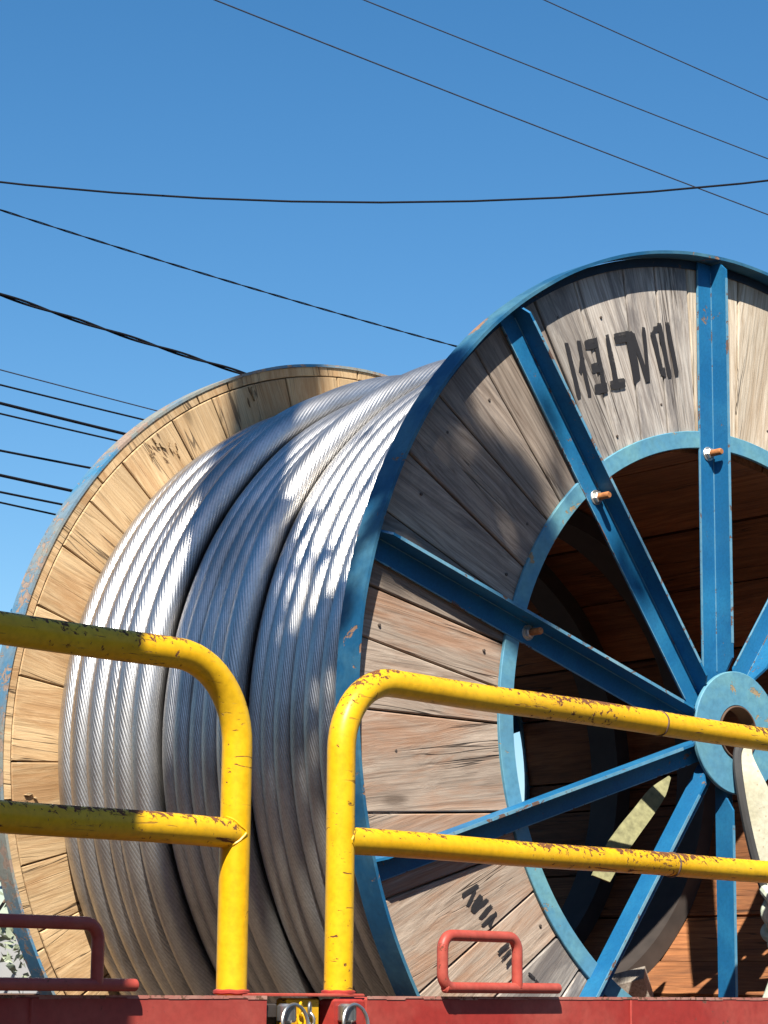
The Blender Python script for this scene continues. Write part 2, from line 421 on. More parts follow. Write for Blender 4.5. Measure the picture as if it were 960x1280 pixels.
def bolt_parts():
    a_ = MB(); n6 = [(.0135 * math.cos(t), .0135 * math.sin(t)) for t in [math.pi/3*i + .3 for i in range(6)]]
    a_.slab(n6, -.029, -.016, .002)
    c = [(.018 * math.cos(t), .018 * math.sin(t)) for t in [math.pi/8*i for i in range(16)]]
    a_.slab(c, -.0298, -.027, .0005)
    d = MB(); d.tube([(0, 0, -.02), (0, 0, .012), (0, 0, .016)], .0085, 12, rf=lambda i: .0085 if i < 2 else .0065)
    return a_, d
ba, bb = bolt_parts()
bolt0 = ba.build('bolt', M_bolt, reel, M=Matrix.Translation((0, 0, 0)), smooth=True)
stud_me = bb.mesh('stud', M_rust, True)
def add_bolt(first, deg):
    p = SHR(deg) @ Matrix.Translation((.697, .020, 0)) @ rotz(random.uniform(0, 1))
    o = first if first else link_copy(bolt0, reel, p)
    o.matrix_local = p
    st = bpy.data.objects.new('stud', stud_me); COL.objects.link(st); st.parent = o
add_bolt(bolt0, 90)
for k in range(1, 10):
    link_copy(sp0, reel, SHR(90 + 36 * k))
    if k not in (3, 4, 5): add_bolt(None, 90 + 36 * k)
for k in range(10):   # far flange spokes, on its outer face
    M = Matrix.Translation((0, 0, -W - .095)) @ Matrix.Rotation(math.pi, 4, 'X') @ rotz(R_(90 + 36*k))
    link_copy(sp0, reel, Matrix.Translation((0, 0, 0)) @ M)
# hub plates
def hub(z0, z1, M=None):
    b = MB(); b.ring(.066, .150, z0, z1, 72, bev=.002)
    h = b.build('hub_plate', M_pale, reel, smooth=True, M=Matrix.Translation((-.014, .004, 0)))
    c = MB(); c.ring(.0615, .0655, z0 - .03, z1 + .004, 48, bev=.001); c.build('hub_sleeve', M_sleeve, h, smooth=True)
    return h
hub(.000, .010)
hub(-W - .13, -W - .118)
# drum staves, long boards running from flange to flange
NS = 26; angs = [0]
while angs[-1] < 360: angs.append(angs[-1] + random.uniform(11, 17))
angs[-1] = 360
for i in range(len(angs) - 1):
    a0, a1 = R_(angs[i]), R_(angs[i+1]); mid = (a0 + a1) / 2; h_ = (a1 - a0) / 2 - .0045
    ri, ro = .712 + random.uniform(-.004, .004), .752
    L0, L1 = -.0675, -W - .0515
    # local: x along the axis, y tangential, z outward
    b = MB()
    prof = [(-ri*math.sin(h_), ri*math.cos(h_)), (ri*math.sin(h_), ri*math.cos(h_)), (ro*math.sin(h_), ro*math.cos(h_)), (-ro*math.sin(h_), ro*math.cos(h_))]
    n = len(b.v); x0, x1 = 0, L0 - L1
    b.v += [(x0, y, z) for y, z in prof] + [(x1, y, z) for y, z in prof]
    b.f += [(0, 1, 2, 3), (7, 6, 5, 4), (0, 4, 5, 1), (1, 5, 6, 2), (2, 6, 7, 3), (3, 7, 4, 0)]
    M = Matrix.Translation((0, 0, L0)) @ rotz(mid) @ Matrix(((0, 0, 1, 0), (0, 1, 0, 0), (-1, 0, 0, 0), (0, 0, 0, 1)))
    b.build('stave', M_stave, reel, M=M)
for o_ in (-.78, -1.13):
    b = MB(); b.ring(.655, .706, o_ - .055, o_ + .055, 120); b.build('hoop', M_dark, reel, smooth=True)
# stencilled lettering, flat paint on the boards
def stencil_mat():
    m, n, p = mat('stencil_ink'); v, rnd, obj = objvec(n, 5.0)
    f = noise(n, v, 55, 5, .7); g = noise(n, v, 9, 3, .6)
    a = mth(n, 'ADD', mth(n, 'MULTIPLY', f, .6), mth(n, 'MULTIPLY', g, .4))
    lk(n, ramp(n, a, [(.33, g3(.6)), (.45, g3(.97))]), p.inputs['Alpha'])
    p.inputs['Base Color'].default_value = (.012, .011, .013, 1); p.inputs['Roughness'].default_value = .8
    return m
M_ink = stencil_mat()
LET=[ [(-0.546,0.893),(-0.532,0.896),(-0.492,0.773),(-0.504,0.769)],[(-0.505,0.906),(-0.493,0.909),(-0.459,0.785),(-0.470,0.780)],[(-0.480,0.913),(-0.441,0.928),(-0.437,0.905),(-0.476,0.893)],[(-0.449,0.922),(-0.438,0.927),(-0.403,0.802),(-0.417,0.798)],[(-0.458,0.860),(-0.424,0.871),(-0.419,0.849),(-0.453,0.839)],[(-0.447,0.811),(-0.408,0.823),(-0.403,0.801),(-0.444,0.789)],[(-0.410,0.938),(-0.397,0.942),(-0.366,0.831),(-0.382,0.827)],[(-0.394,0.829),(-0.347,0.843),(-0.343,0.823),(-0.390,0.810)],[(-0.379,0.950),(-0.333,0.965),(-0.329,0.940),(-0.374,0.927)],[(-0.342,0.961),(-0.316,0.962),(-0.291,0.857),(-0.312,0.838)],[(-0.324,0.966),(-0.307,0.959),(-0.259,0.854),(-0.274,0.849)],[(-0.285,0.980),(-0.273,0.983),(-0.257,0.856),(-0.268,0.851)],[(-0.255,0.971),(-0.240,0.984),(-0.212,0.891),(-0.224,0.887)],[(-0.243,0.992),(-0.219,1.003),(-0.217,0.988),(-0.240,0.978)],[(-0.230,1.001),(-0.216,1.005),(-0.181,0.877),(-0.195,0.873)],[(-0.224,0.891),(-0.206,0.894),(-0.201,0.872),(-0.218,0.875)],[(-0.203,1.008),(-0.188,1.011),(-0.156,0.886),(-0.169,0.882)] ]
LET.insert(1, [(-0.493,0.873),(-0.481,0.870),(-0.489,0.829),(-0.500,0.838)])
LET2=[ [(-0.861,-0.408),(-0.819,-0.385),(-0.812,-0.391),(-0.856,-0.415)],[(-0.848,-0.432),(-0.827,-0.401),(-0.819,-0.401),(-0.839,-0.434)],[(-0.835,-0.441),(-0.792,-0.416),(-0.782,-0.420),(-0.826,-0.449)],[(-0.835,-0.437),(-0.810,-0.407),(-0.800,-0.413),(-0.824,-0.447)],[(-0.813,-0.457),(-0.778,-0.428),(-0.770,-0.434),(-0.802,-0.461)],[(-0.805,-0.472),(-0.764,-0.444),(-0.758,-0.449),(-0.797,-0.476)],[(-0.783,-0.472),(-0.764,-0.444),(-0.758,-0.449),(-0.776,-0.476)],[(-0.756,-0.529),(-0.726,-0.509),(-0.721,-0.515),(-0.750,-0.535)],[(-0.745,-0.543),(-0.718,-0.523),(-0.715,-0.529),(-0.742,-0.548)],[(-0.731,-0.558),(-0.709,-0.538),(-0.706,-0.543),(-0.727,-0.563)],[(-0.662,-0.574),(-0.643,-0.586),(-0.647,-0.588),(-0.665,-0.578)],[(-0.640,-0.590),(-0.623,-0.604),(-0.631,-0.604),(-0.643,-0.594)] ]
groups_ = [LET[0:3], LET[3:7], LET[7:10], LET[10:13], LET[13:17], LET[17:18]] + [[q] for q in LET2]
zi = 0
for LL in groups_:
    b = MB()
    for q in LL:
        zi += 1; z = -.0368 + .0002 * (zi % 5)
        c = sum((Vector(p) for p in q), Vector((0, 0))) / 4
        pts = []
        for k in range(4):
            p, r2 = Vector(q[k]), Vector(q[(k+1) % 4])
            for t in (0.08, .36, .64, .92):
                s_ = p.lerp(r2, t); s_ = c + (s_ - c) * 1.04 + (s_ - c).normalized() * .0008; j = .0012
                pts.append((s_.x + random.uniform(-j, j), s_.y + random.uniform(-j, j), z))
        b.poly(pts)
    b.build('stencil_letter', M_ink, reel)
# gouged and splintered spots on the far boards
sb_d, sb_l = MB(), MB()
for (ca, cr, n_) in ((131.5, 1.135, 12), (129.5, 1.095, 8), (113, 1.13, 4), (188, 1.12, 4)):
    for i in range(n_):
        p = P2(cr + random.uniform(-.022, .022), ca + random.uniform(-1.6, 1.6)); a_ = R_(ca + random.uniform(-25, 25)); l = random.uniform(.006, .022); w_ = random.uniform(.0015, .005)
        dx = Vector((math.cos(a_), math.sin(a_))); dy = Vector((-dx.y, dx.x)); q = [p - dx*l, p - dy*w_, p + dx*l*random.uniform(.5, 1), p + dy*w_]
        (sb_l if i % 3 == 0 else sb_d).slab([tuple(x) for x in q], -W - .004, -W + (.007 if i % 3 == 0 else .0016), .0004)
x_ = sb_d.build('gouges', plain('dark_gouge', (.15, .085, .04), .95), reel); x_['kind'] = 'stuff'
x_ = sb_l.build('splinters', M_far, reel); x_['kind'] = 'stuff'
# small staples / nails holding the boards to the drum
b = MB()
nail_me = None
nb_ = MB(); nb_.slab([(.0038*math.cos(t), .0038*math.sin(t)) for t in [math.pi/4*i for i in range(8)]], -.042, -.0375, .001)
nail_me = nb_.mesh('nail', M_nail, True)
for i in range(len(near_seams) - 1):
    am = (near_seams[i][0] + near_seams[i+1][0]) / 2
    for rr_ in random.choice(((.84,), (1.05,), (), (.8, 1.1))):
        o = bpy.data.objects.new('nail', nail_me); COL.objects.link(o); o.parent = reel
        p = P2(rr_ + random.uniform(-.02, .02), am + random.uniform(-2, 2)); o.location = (p.x, p.y, 0)

# ------------------------------------------------------------------ cable wound on the drum
cb_path = []
CR = .0285
wr = []       # (axial centre, radius)
o_ = -.098
for k in range(10): wr.append((o_, 1.012 + random.uniform(-.006, .006), .0282)); o_ -= .0555
o_ -= .007; wr.append((o_, 1.046, .037)); o_ -= .067
for k in range(5): wr.append((o_, 1.008 + .005 * (k % 2), .0285)); o_ -= .056
o_ -= .014; wr.append((o_, 1.046, .039)); o_ -= .088; wr.append((o_, 1.042, .040)); o_ -= .080
wr.append((o_, 1.024, .038)); o_ -= .076; wr.append((o_, 1.020, .039)); o_ -= .078; wr.append((o_, 1.021, .038)); o_ -= .073; wr.append((o_, 1.017, .034))
wr = wr[::-1]
cable = empty('wound_cable', RMAT)
tag(cable, 'thick silver stranded steel cable wound tightly around the wooden reel', 'cable')
STEPS = 200
def cable_mesh(path, rads, seg=16):
    b = MB(); n = len(path); v = []; ul = []; acc = 0
    for i in range(n):
        p = Vector(path[i]); a_ = Vector(path[max(0, i-1)]); c_ = Vector(path[min(n-1, i+1)])
        T = (c_ - a_).normalized(); O = Vector((p.x, p.y, 0)).normalized(); O = (O - T * O.dot(T)).normalized(); B = T.cross(O)
        if i: acc += (p - Vector(path[i-1])).length
        ul.append(acc)
        for k in range(seg):
            t = 2*math.pi*k/seg; v.append(tuple(p + (O*math.cos(t) + B*math.sin(t)) * rads[i]))
    f = []; uv = []
    for i in range(n - 1):
        for k in range(seg):
            k2 = (k+1) % seg
            f.append((i*seg+k, i*seg+k2, (i+1)*seg+k2, (i+1)*seg+k))
            uv += [(ul[i], k/seg), (ul[i], (k+1)/seg), (ul[i+1], (k+1)/seg), (ul[i+1], k/seg)]
    me = bpy.data.meshes.new('strand'); me.from_pydata(v, [], f); me.update()
    l = me.uv_layers.new(name='UVMap'); flat = [x for q in uv for x in q]; l.data.foreach_set('uv', flat)
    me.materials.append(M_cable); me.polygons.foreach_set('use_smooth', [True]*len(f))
    return me
# start angle hidden on the far right side so that the step to the next turn is out of sight
path = []; rads = []
for j in range(len(wr)):
    for i in range(STEPS):
        t = i / STEPS; ang = R_(-30) + 2*math.pi*t
        nx = wr[min(j+1, len(wr)-1)]
        e = max(0, (t - .86) / .14); e = e*e*(3-2*e)
        oo = wr[j][0] + (nx[0]-wr[j][0])*e; rr_ = wr[j][1] + (nx[1]-wr[j][1])*e
        wob = .0065 * mnoise.noise(Vector((math.cos(ang)*1.6, math.sin(ang)*1.6, j*.37))) + .0012 * mnoise.noise(Vector((math.cos(ang)*5, math.sin(ang)*5, j*1.7)))
        oo += .008 * mnoise.noise(Vector((math.cos(ang)*1.1, math.sin(ang)*1.1, 9 + j*.13)))
        rads.append(wr[j][2] + (nx[2]-wr[j][2])*e)
        path.append(((rr_ + wob)*math.cos(ang), (rr_ + wob)*math.sin(ang), oo))
o = bpy.data.objects.new('top_layer', cable_mesh(path, rads)); COL.objects.link(o); o.parent = cable
# the layer underneath shows in the grooves
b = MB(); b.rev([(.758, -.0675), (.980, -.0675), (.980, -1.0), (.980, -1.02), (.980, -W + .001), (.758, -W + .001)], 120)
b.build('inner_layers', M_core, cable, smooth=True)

# ------------------------------------------------------------------ strap hanging from the hub
M_strap = plain('cream_webbing', (.62, .60, .46), .8, 0, .12, 90, .002)
def ribbon(Lp, Rp, th=.004):
    b = MB(); n = len(Lp)
    def nrm(i):
        t = Vector(Lp[min(i+1, n-1)]) - Vector(Lp[max(i-1, 0)]); a_ = Vector(Rp[i]) - Vector(Lp[i]); return t.cross(a_).normalized() * th
    for i in range(n):
        k = nrm(i)
        for p in (Vector(Lp[i]), Vector(Rp[i])): b.v.append(tuple(p)); b.v.append(tuple(p + k))
    for i in range(n - 1):
        a_ = i*4; c = a_ + 4
        b.f += [(a_, a_+2, c+2, c), (a_+1, c+1, c+3, a_+3), (a_, c, c+1, a_+1), (a_+2, a_+3, c+3, c+2)]
    b.f += [(0, 1, 3, 2), (4*n-4, 4*n-2, 4*n-1, 4*n-3)]
    return b
def smoothpts(P, k=5):
    out = []
    n = len(P)
    for i in range(n - 1):
        p0 = Vector(P[max(0, i-1)]); p1 = Vector(P[i]); p2 = Vector(P[i+1]); p3 = Vector(P[min(n-1, i+2)])
        for j in range(k):
            t = j/k; out.append(tuple(.5*((2*p1) + (p2-p0)*t + (2*p0-5*p1+4*p2-p3)*t*t + (-p0+3*p1-3*p2+p3)*t*t*t)))
    out.append(tuple(P[-1])); return out
stM = RMAT.copy()
strap = empty('lashing_strap', stM)
tag(strap, 'cream webbing strap hanging out of the hub hole and twisting down over the spokes', 'strap')
Lp = [(-.01, .0, -.04), (-.01, -.02, .025), (-.030, -.06, .03), (-.030, -.14, .04), (-.010, -.24, .045), (.018, -.333, .05), (.06, -.435, .055), (.09, -.54, .06), (.11, -.62, .05)]
Rp = [(.02, .01, -.04), (.01, -.01, .03), (.000, -.05, .04), (.022, -.115, .06), (.068, -.19, .07), (.125, -.283, .075), (.18, -.39, .08), (.20, -.5, .08), (.20, -.6, .07)]
ribbon(smoothpts(Lp), smoothpts(Rp)).build('webbing', M_strap, strap, smooth=True)
M_edge = plain('dark_strap_edge', (.05, .05, .05), .8)
eb = MB(); eb.tube(smoothpts([(x - .006, y, z - .004) for x, y, z in Lp[1:]]), .011, 8); eb.build('shadow_edge', M_edge, strap, smooth=True)  # dark tube stands in for the shadow along the strap's edge
def dots(m):
    n = m.node_tree; p = n.nodes['Principled BSDF']; tc = N(n, 'TexCoord'); vo = N(n, 'TexVoronoi'); vo.inputs['Scale'].default_value = 55; vo.inputs['Randomness'].default_value = .35
    lk(n, tc.outputs['Object'], vo.inputs['Vector']); src = p.inputs['Base Color'].links[0].from_socket
    big = noise(n, tc.outputs['Object'], 7, 4)
    c = mixc(n, ramp(n, vo.outputs['Distance'], [(.10, g3(.6)), (.16, g3(0))]), src, (.3, .2, .12))
    lk(n, mixc(n, 1.0, c, ramp(n, big, [(.35, (.72, .70, .62)), (.6, g3(1.0))]), 'MULTIPLY'), p.inputs['Base Color'])
dots(M_strap)
M_canvas = plain('olive_canvas', (.27, .26, .13), .85, 0, .3, 60, .003)
Lt = [(.063, -.078, -.30), (-.005, -.115, -.30), (-.06, -.165, -.30), (-.12, -.215, -.295), (-.19, -.275, -.28), (-.24, -.34, -.27)]
Rt = [(.068, -.083, -.30), (.035, -.130, -.285), (-.012, -.180, -.28), (-.07, -.238, -.28), (-.13, -.292, -.27), (-.19, -.355, -.26)]
o = ribbon(smoothpts(Lt), smoothpts(Rt), .005).build('canvas_strap_end', M_canvas, None, smooth=True); o.matrix_world = RMAT
tag(o, 'olive canvas strap end slanting inside the drum behind the lower left spokes', 'strap')
# knotted pale rope at the strap
M_rope = plain('pale_green_rope', (.55, .60, .48), .55, 0, .25, 60, .003)
b = MB()
def knot(cx, cy, cz, r, rr_, ph):
    pts = []
    for i in range(60):
        t = 2*math.pi*i/60
        x = math.sin(t) + 2*math.sin(2*t); y = math.cos(t) - 2*math.cos(2*t); z = -math.sin(3*t)
        v = Matrix.Rotation(ph, 3, 'Y') @ Vector((x, y, z)) * (r/3); pts.append((cx+v.x, cy+v.y, cz+v.z))
    b.tube(pts, rr_, 10, closed=True)
knot(.015, -.405, .09, .042, .014, .3); knot(.02, -.475, .085, .036, .013, 1.1)
b.tube(smoothpts([(.02, -.50, .085), (.03, -.56, .08), (.01, -.64, .06)]), .012, 10)
o = b.build('knotted_rope', M_rope, None, smooth=True); o.matrix_world = RMAT
tag(o, 'pale green rope tied in two knots beside the hanging cream strap', 'rope')
# block of timber lying inside the drum
b = MB(); b.box((-.055, -.04, -.045), (.055, .04, .045))
M_block = wood('grey_block_wood', (.42, .37, .31), (.24, .2, .17), knots=False)
o = b.build('timber_block', M_block); o.matrix_world = RMAT @ Matrix.Translation((.25, -.615, -.62)) @ Matrix.Rotation(.4, 4, 'Z') @ Matrix.Rotation(.7, 4, 'Y')
tag(o, 'small grey timber block lying on the drum floor behind the lower spokes', 'timber')

# ------------------------------------------------------------------ trailer
BT = -.030    # top of the side beam relative to the eye
trailer = empty('trailer', TM)
tag(trailer, 'low red flatbed trailer whose side beams carry the yellow guard rails', 'trailer')
M_edgew = paint('worn_red_edge', (.46, .17, .13), (.50, .28, .22), chip=(.10, .05, .03), chip_t=.58, rough=.6, chipscale=60)
M_deckside = plain('dulled_beam', (.10, .055, .035), .85, 0, .3, 12, .002)  # far beam browned to keep its red reflection off the cable
def tb(name, m_, a, b_, bev=.004, parent=None, lab=None):
    b = MB(); x0, y0, z0 = a; x1, y1, z1 = b_
    b.slab([(x0, y0), (x1, y0), (x1, y1), (x0, y1)], z0, z1, bev)
    o = b.build(name, m_, parent or trailer)
    if lab: o['label'] = lab
    return o
tb('side_beam', M_red, (.2, -.035, -.55), (2.912, .035, BT))
tb('side_beam', M_red, (3.163, -.035, -.55), (6.2, .035, BT - .001))
for s0_, s1_ in ((.2, 2.9115), (3.1635, 6.2)):
    b = MB(); n_ = 60
    for i in range(n_):
        a_ = s0_ + (s1_ - s0_) * i / n_; c_ = s0_ + (s1_ - s0_) * (i + 1) / n_; h_ = .004 + .003 * mnoise.noise(Vector((i * .7, 0, 0)))
        b.box((a_ + .0002, -.0362, BT - h_), (c_, -.0345, BT + .0012))
    b.build('worn_edge', M_edgew, trailer)
for s_ in (.9, 1.75, 2.40, 3.95, 4.62, 5.4):
    b = MB(); b.tube([(s_, -.0355, BT - .005 - .02 * i + .0) for i in range(26)], .0035, 6, rf=lambda i: .003 + .0008 * math.sin(i * 2.3)); b.build('weld_seam', M_red, trailer, smooth=True)
tb('beam_back_plate', M_dark, (2.9125, .005, -.55), (3.1625, .03, BT - .012))
tb('top_plate', M_redh, (2.86, -.030, BT + .0005), (3.162, .030, BT + .005), .0015)
tb('pin_bracket', M_red, (3.082, -.032, -.30), (3.1605, .003, BT - .004), .004)
tb('latch_post', M_yel, (2.975, -.020, -.30), (3.055, .004, BT - .003), .003)
tb('bracket_lug', M_dark, (2.921, -.026, BT - .034), (2.945, .0045, BT - .012), .002)
tb('floor_frame', M_red, (.2, .0355, -.78), (6.2, 2.4, -.66))
tb('side_beam', M_deckside, (.2, 2.4005, -.55), (6.2, 2.47, BT - .02))
M_deck = wood('deck_boards', (.15, .105, .07), (.07, .05, .035), knots=False)
x = .22
dk = None
while x < 6.0:
    if dk is None:
        b = MB(); b.slab([(0, -1.17), (.145, -1.17), (.145, 1.17), (0, 1.17)], -.659, -.612, .003)
        dk = b.build('deck_board', M_deck, trailer); dk.location = (x, 1.2, 0)
    else:
        c = dk.copy(); COL.objects.link(c); c.location = (x, 1.2, 0)
    x += .15
# stake pocket on the far beam seen beside the reel
tb('stake_pocket', M_redh, (2.0, 2.36, BT - .02), (2.72, 2.50, .085), .01, lab='bright red raised end on the far beam')
b = MB(); b.tube([(2.56, 2.42, .085), (2.64, 2.42, .095)], .02, 12); b.build('pocket_cap', M_redh, trailer, smooth=True)
for x in (1.6, 2.3, 5.0):
    for yy in (.15, 2.25):
        b = MB(); b.rev([(.0, -.13), (.30, -.13), (.47, -.11), (.5, -.07), (.5, .07), (.47, .11), (.30, .13), (0, .13)], 40, closed=False)
        wo = b.build('wheel', M_rubber, trailer, smooth=True, M=Matrix.Translation((x, yy + (.13 if yy < 1 else -.13), -1.10)) @ Matrix.Rotation(math.pi/2, 4, 'X'))

# guard rails
def guard(name, label, s0, s1, PR, mr, midz, topz, cr, lab_parts=None):
    g = empty(name, TM); tag(g, label, 'guard rail', 'yellow tubular guard rails on the trailer side')
    def arc(cx, cz, a0, a1, r, n=12): return [(cx + r*math.cos(R_(a0 + (a1-a0)*i/n)), 0, cz + r*math.sin(R_(a0 + (a1-a0)*i/n))) for i in range(n+1)]
    n1 = [(s0, 0, BT + (topz - cr - BT)*i/10) for i in range(10)]
    P = n1 + arc(s0 + cr, topz - cr, 180, 90, cr) + [(s0 + cr + (s1 - s0 - 2*cr)*i/24, 0, topz) for i in range(1, 24)] + arc(s1 - cr, topz - cr, 90, 0, cr) + [(s1, 0, topz - cr - (topz - cr - BT)*i/10) for i in range(1, 11)]
    P = [(p[0] + .0022*mnoise.noise(Vector(p)*3), p[1], p[2] + .0022*mnoise.noise(Vector(p)*3 + Vector((5, 5, 5)))) for p in P]
    b = MB(); b.tube(P, PR, 24); b.build('rail_frame', M_yel, g, smooth=True)
    b = MB(); b.tube([(s0 + PR*.3 + (s1 - s0 - PR*.6)*i/16, 0, midz + .001*math.sin(i)) for i in range(17)], mr, 20); b.build('mid_rail', M_yel, g, smooth=True)
    if label.endswith('spokes'):   # butt joint rings along the long tubes
        for sx_, zz, rr_ in ((s0 + .98, topz, PR), (s0 + 1.02, midz, mr)):
            b = MB(); b.tube([(sx_ + .0012*math.sin(5*t), (rr_ + .0004)*math.cos(t), zz + (rr_ + .0004)*math.sin(t)) for t in [2*math.pi*i/36 for i in range(36)]], .0022, 6, closed=True)
            b.build('joint_ring', M_sleeve, g, smooth=True)
    for s_, sg in ((s0, 1), (s1, -1)):
        b = MB()   # weld bead round the joint and at the foot
        for (c, ax, r) in (((s_ + sg*(PR - .001), 0, midz), 'X', mr + .001),):
            pts = [(c[0] + .0012*math.sin(9*t) , r*math.cos(t), midz + r*math.sin(t)) for t in [2*math.pi*i/36 for i in range(36)]]
            pts = [(p[0] - sg*(PR - math.sqrt(max(0, PR*PR - p[1]**2))), p[1], p[2]) for p in pts]
            b.tube(pts, .0022, 6, closed=True)
        b.build('weld_bead', M_yel, g, smooth=True)
        b = MB(); b.tube([(s_ + (PR + .001)*math.cos(t), (PR + .001)*math.sin(t), BT + .0068 + .0005*math.sin(7*t)) for t in [2*math.pi*i/36 for i in range(36)]], .0042, 6, closed=True)
        b.build('foot_weld', M_red, g, smooth=True)
    return g
guard('guard_rail', 'yellow tubular guard rail cut off at the left edge, its right post before the cable', 1.35, 2.862, .0262, .0255, .241, .534, .145)
guard('guard_rail', 'yellow tubular guard rail spanning in front of the reel hub and spokes', 3.126, 5.0, .0258, .0245, .243, .536, .135)
# red grab handles
def handle(s0, s1, b0, b1, label):
    g = empty('grab_handle', TM @ Matrix.Translation((0, -.050, 0)))
    tag(g, label, 'handle', 'red grab handles on the beam')
    r = .0105; top = .081; cr = .026; z0 = BT + .017
    def arc(cx, cz, a0, a1, n=8): return [(cx + cr*math.cos(R_(a0 + (a1-a0)*i/n)), 0, cz + cr*math.sin(R_(a0 + (a1-a0)*i/n))) for i in range(n+1)]
    P = [(s0, 0, z0 + cr)] + arc(s0 + cr, top - cr, 180, 90) + arc(s1 - cr, top - cr, 90, 0) + [(s1, 0, z0)]
    P = arc(s0 + cr, z0 + cr, 270, 180) + P
    b = MB(); b.tube(P, r, 14); b.build('loop', M_redh, g, smooth=True)
    b = MB(); n = 10
    pts = [(b0 + (b1-b0)*i/n, 0, z0) for i in range(n+1)]
    rf = lambda i: r*.95
    b.tube([(b0 - .003, 0, z0)] + pts + [(b1 + .004, 0, z0)], r, 14, rf=lambda i: r*.6 if i in (0, n+2) else r*.95); b.build('base_bar', M_redh, g, smooth=True)
handle(3.350, 3.567, 3.357, 3.692, 'salmon red bent pipe handle standing on the sunlit beam before the planks')
handle(2.245, 2.518, 2.12, 2.598, 'dark red bent pipe handle in shade on the left end of the beam')
# hinge pins with rings, one each side of the latch
def pin(s, label):
    g = empty('hinge_pin', TM @ Matrix.Translation((s, -.043, BT - .012))); tag(g, label, 'pin', 'ring pins in the beam joint')
    b = MB(); b.rev([(0, .0), (.012, .0), (.0165, -.004), (.0165, -.028), (.014, -.031), (0, -.031)], 24, closed=False); b.build('pin_head', M_steel, g, smooth=True)
    b = MB(); b.rev([(0, -.030), (.0085, -.030), (.0085, -.13), (0, -.13)], 16, closed=False); b.build('shaft', M_steel, g, smooth=True)
    b = MB(); b.tube([(.031*math.sin(t), -.021 + .004*math.cos(t), -.034 + .033*math.cos(t)) for t in [2*math.pi*i/32 for i in range(32)]], .0032, 8, closed=True); b.build('pull_ring', M_steel, g, smooth=True)
pin(2.952, 'steel pin with pull ring on the left of the yellow latch post')
pin(3.103, 'steel pin with pull ring set in the rounded red bracket')
# chain hanging on the latch post
g = empty('latch_chain', TM @ Matrix.Translation((3.020, -.032, BT - .012))); tag(g, 'short yellow and steel chain hanging on the yellow latch post', 'chain')
link = MB(); link.tube([(.006*math.cos(t), 0, .0115*math.sin(t)) for t in [2*math.pi*i/20 for i in range(20)]], .0025, 8, closed=True)
lm_ = link.mesh('link', M_steel, True); lm2 = link.mesh('link', M_yel, True)
for j, (dx, mm) in enumerate(((0, lm_), (-.022, lm2))):
    for i in range(6):
        o = bpy.data.objects.new('link', mm); COL.objects.link(o); o.parent = g
        o.location = (dx + .003*math.sin(i*1.3), .0, -.010 - .017*i); o.rotation_euler = (0, .25*math.sin(i*2.1), (i % 2)*math.pi/2 + .5)

# ------------------------------------------------------------------ overhead wires
WIRES = [((-1.09,13.96),(3.02,18.05),6.00,.0052,0,'thin wire crossing the top of the sky, lowest of the three upper right ones'),
((-0.19,16.25),(3.28,19.54),7.00,.0052,0,'thin wire crossing the upper sky, middle of the three upper right ones'),
((1.20,17.37),(3.28,19.45),7.50,.0050,0,'thin wire in the top right corner of the sky'),
((-2.49,14.57),(2.41,14.37),5.00,.0070,.055,'dark sagging wire running level across the whole sky'),
((-2.84,16.64),(0.62,20.31),5.50,.0075,1,'wavy twisted wire ending behind the blue rim of the reel'),
((-2.60,15.42),(-1.13,17.41),4.50,.0145,2,'thick black twisted cable reaching the top of the far flange'),
((-4.22,25.20),(-2.72,26.98),6.50,.0075,0,'faint grey wire, topmost of the bundle at the left edge'),
((-3.99,23.89),(-2.71,25.32),6.00,.0105,0,'dark wire, second from top of the bundle at the left edge'),
((-3.84,23.05),(-2.78,24.30),5.60,.0165,0,'thick dark wire, third from top of the bundle at the left edge'),
((-3.77,22.66),(-2.81,23.73),5.40,.0100,0,'dark wire just under the thick third wire at the left edge'),
((-3.89,23.42),(-3.10,24.18),5.20,.0125,0,'dark wire, fifth from top of the bundle at the left edge'),
((-3.84,23.21),(-3.23,23.93),4.90,.0165,0,'thick dark wire, third from bottom of the bundle at the left edge'),
((-3.89,23.56),(-3.36,24.15),4.80,.0120,0,'dark wire, second from bottom of the bundle at the left edge'),
((-3.89,23.60),(-3.42,24.20),4.70,.0105,0,'dark wire, lowest of the bundle at the left edge')]
for k, (A, B, h, r, kind, lab) in enumerate(WIRES):
    A = Vector((A[0], A[1], h + EYE)); B = Vector((B[0], B[1], h + EYE)); d = B - A; Lh = d.length
    ext = 9.0 / Lh; n = 90 if kind in (1, 2) else 40
    def pt(t): 
        p = A + d*t
        sg = {0: .0012*Lh*Lh*t*(t-1), .055: .56*(t)*(t-1)}.get(kind, .004*Lh*Lh*t*(t-1)); p.z += sg; return p
    b = MB(); ts = [-ext + (1 + 2*ext)*i/n for i in range(n+1)]
    if kind in (1, 2):
        n = 400; ts = [-ext + (1 + 2*ext)*i/n for i in range(n+1)]; pit = .55 if kind == 1 else 1.1
        for ph in (0, math.pi):
            P = []
            for t in ts:
                q = pt(t); aa = 2*math.pi*(t*Lh)/pit + ph; P.append(q + Vector((0, 0, 1))*math.sin(aa)*r*.62 + d.normalized().cross(Vector((0, 0, 1)))*math.cos(aa)*r*.62)
            b.tube(P, r*.62, 6)
    else:
        b.tube([pt(t) for t in ts], r, 8)
    o = b.build('overhead_wire', M_greyw if k in (0, 1, 2, 6) else M_rubber, None, smooth=True)
    tag(o, lab, 'wire', 'overhead wires')

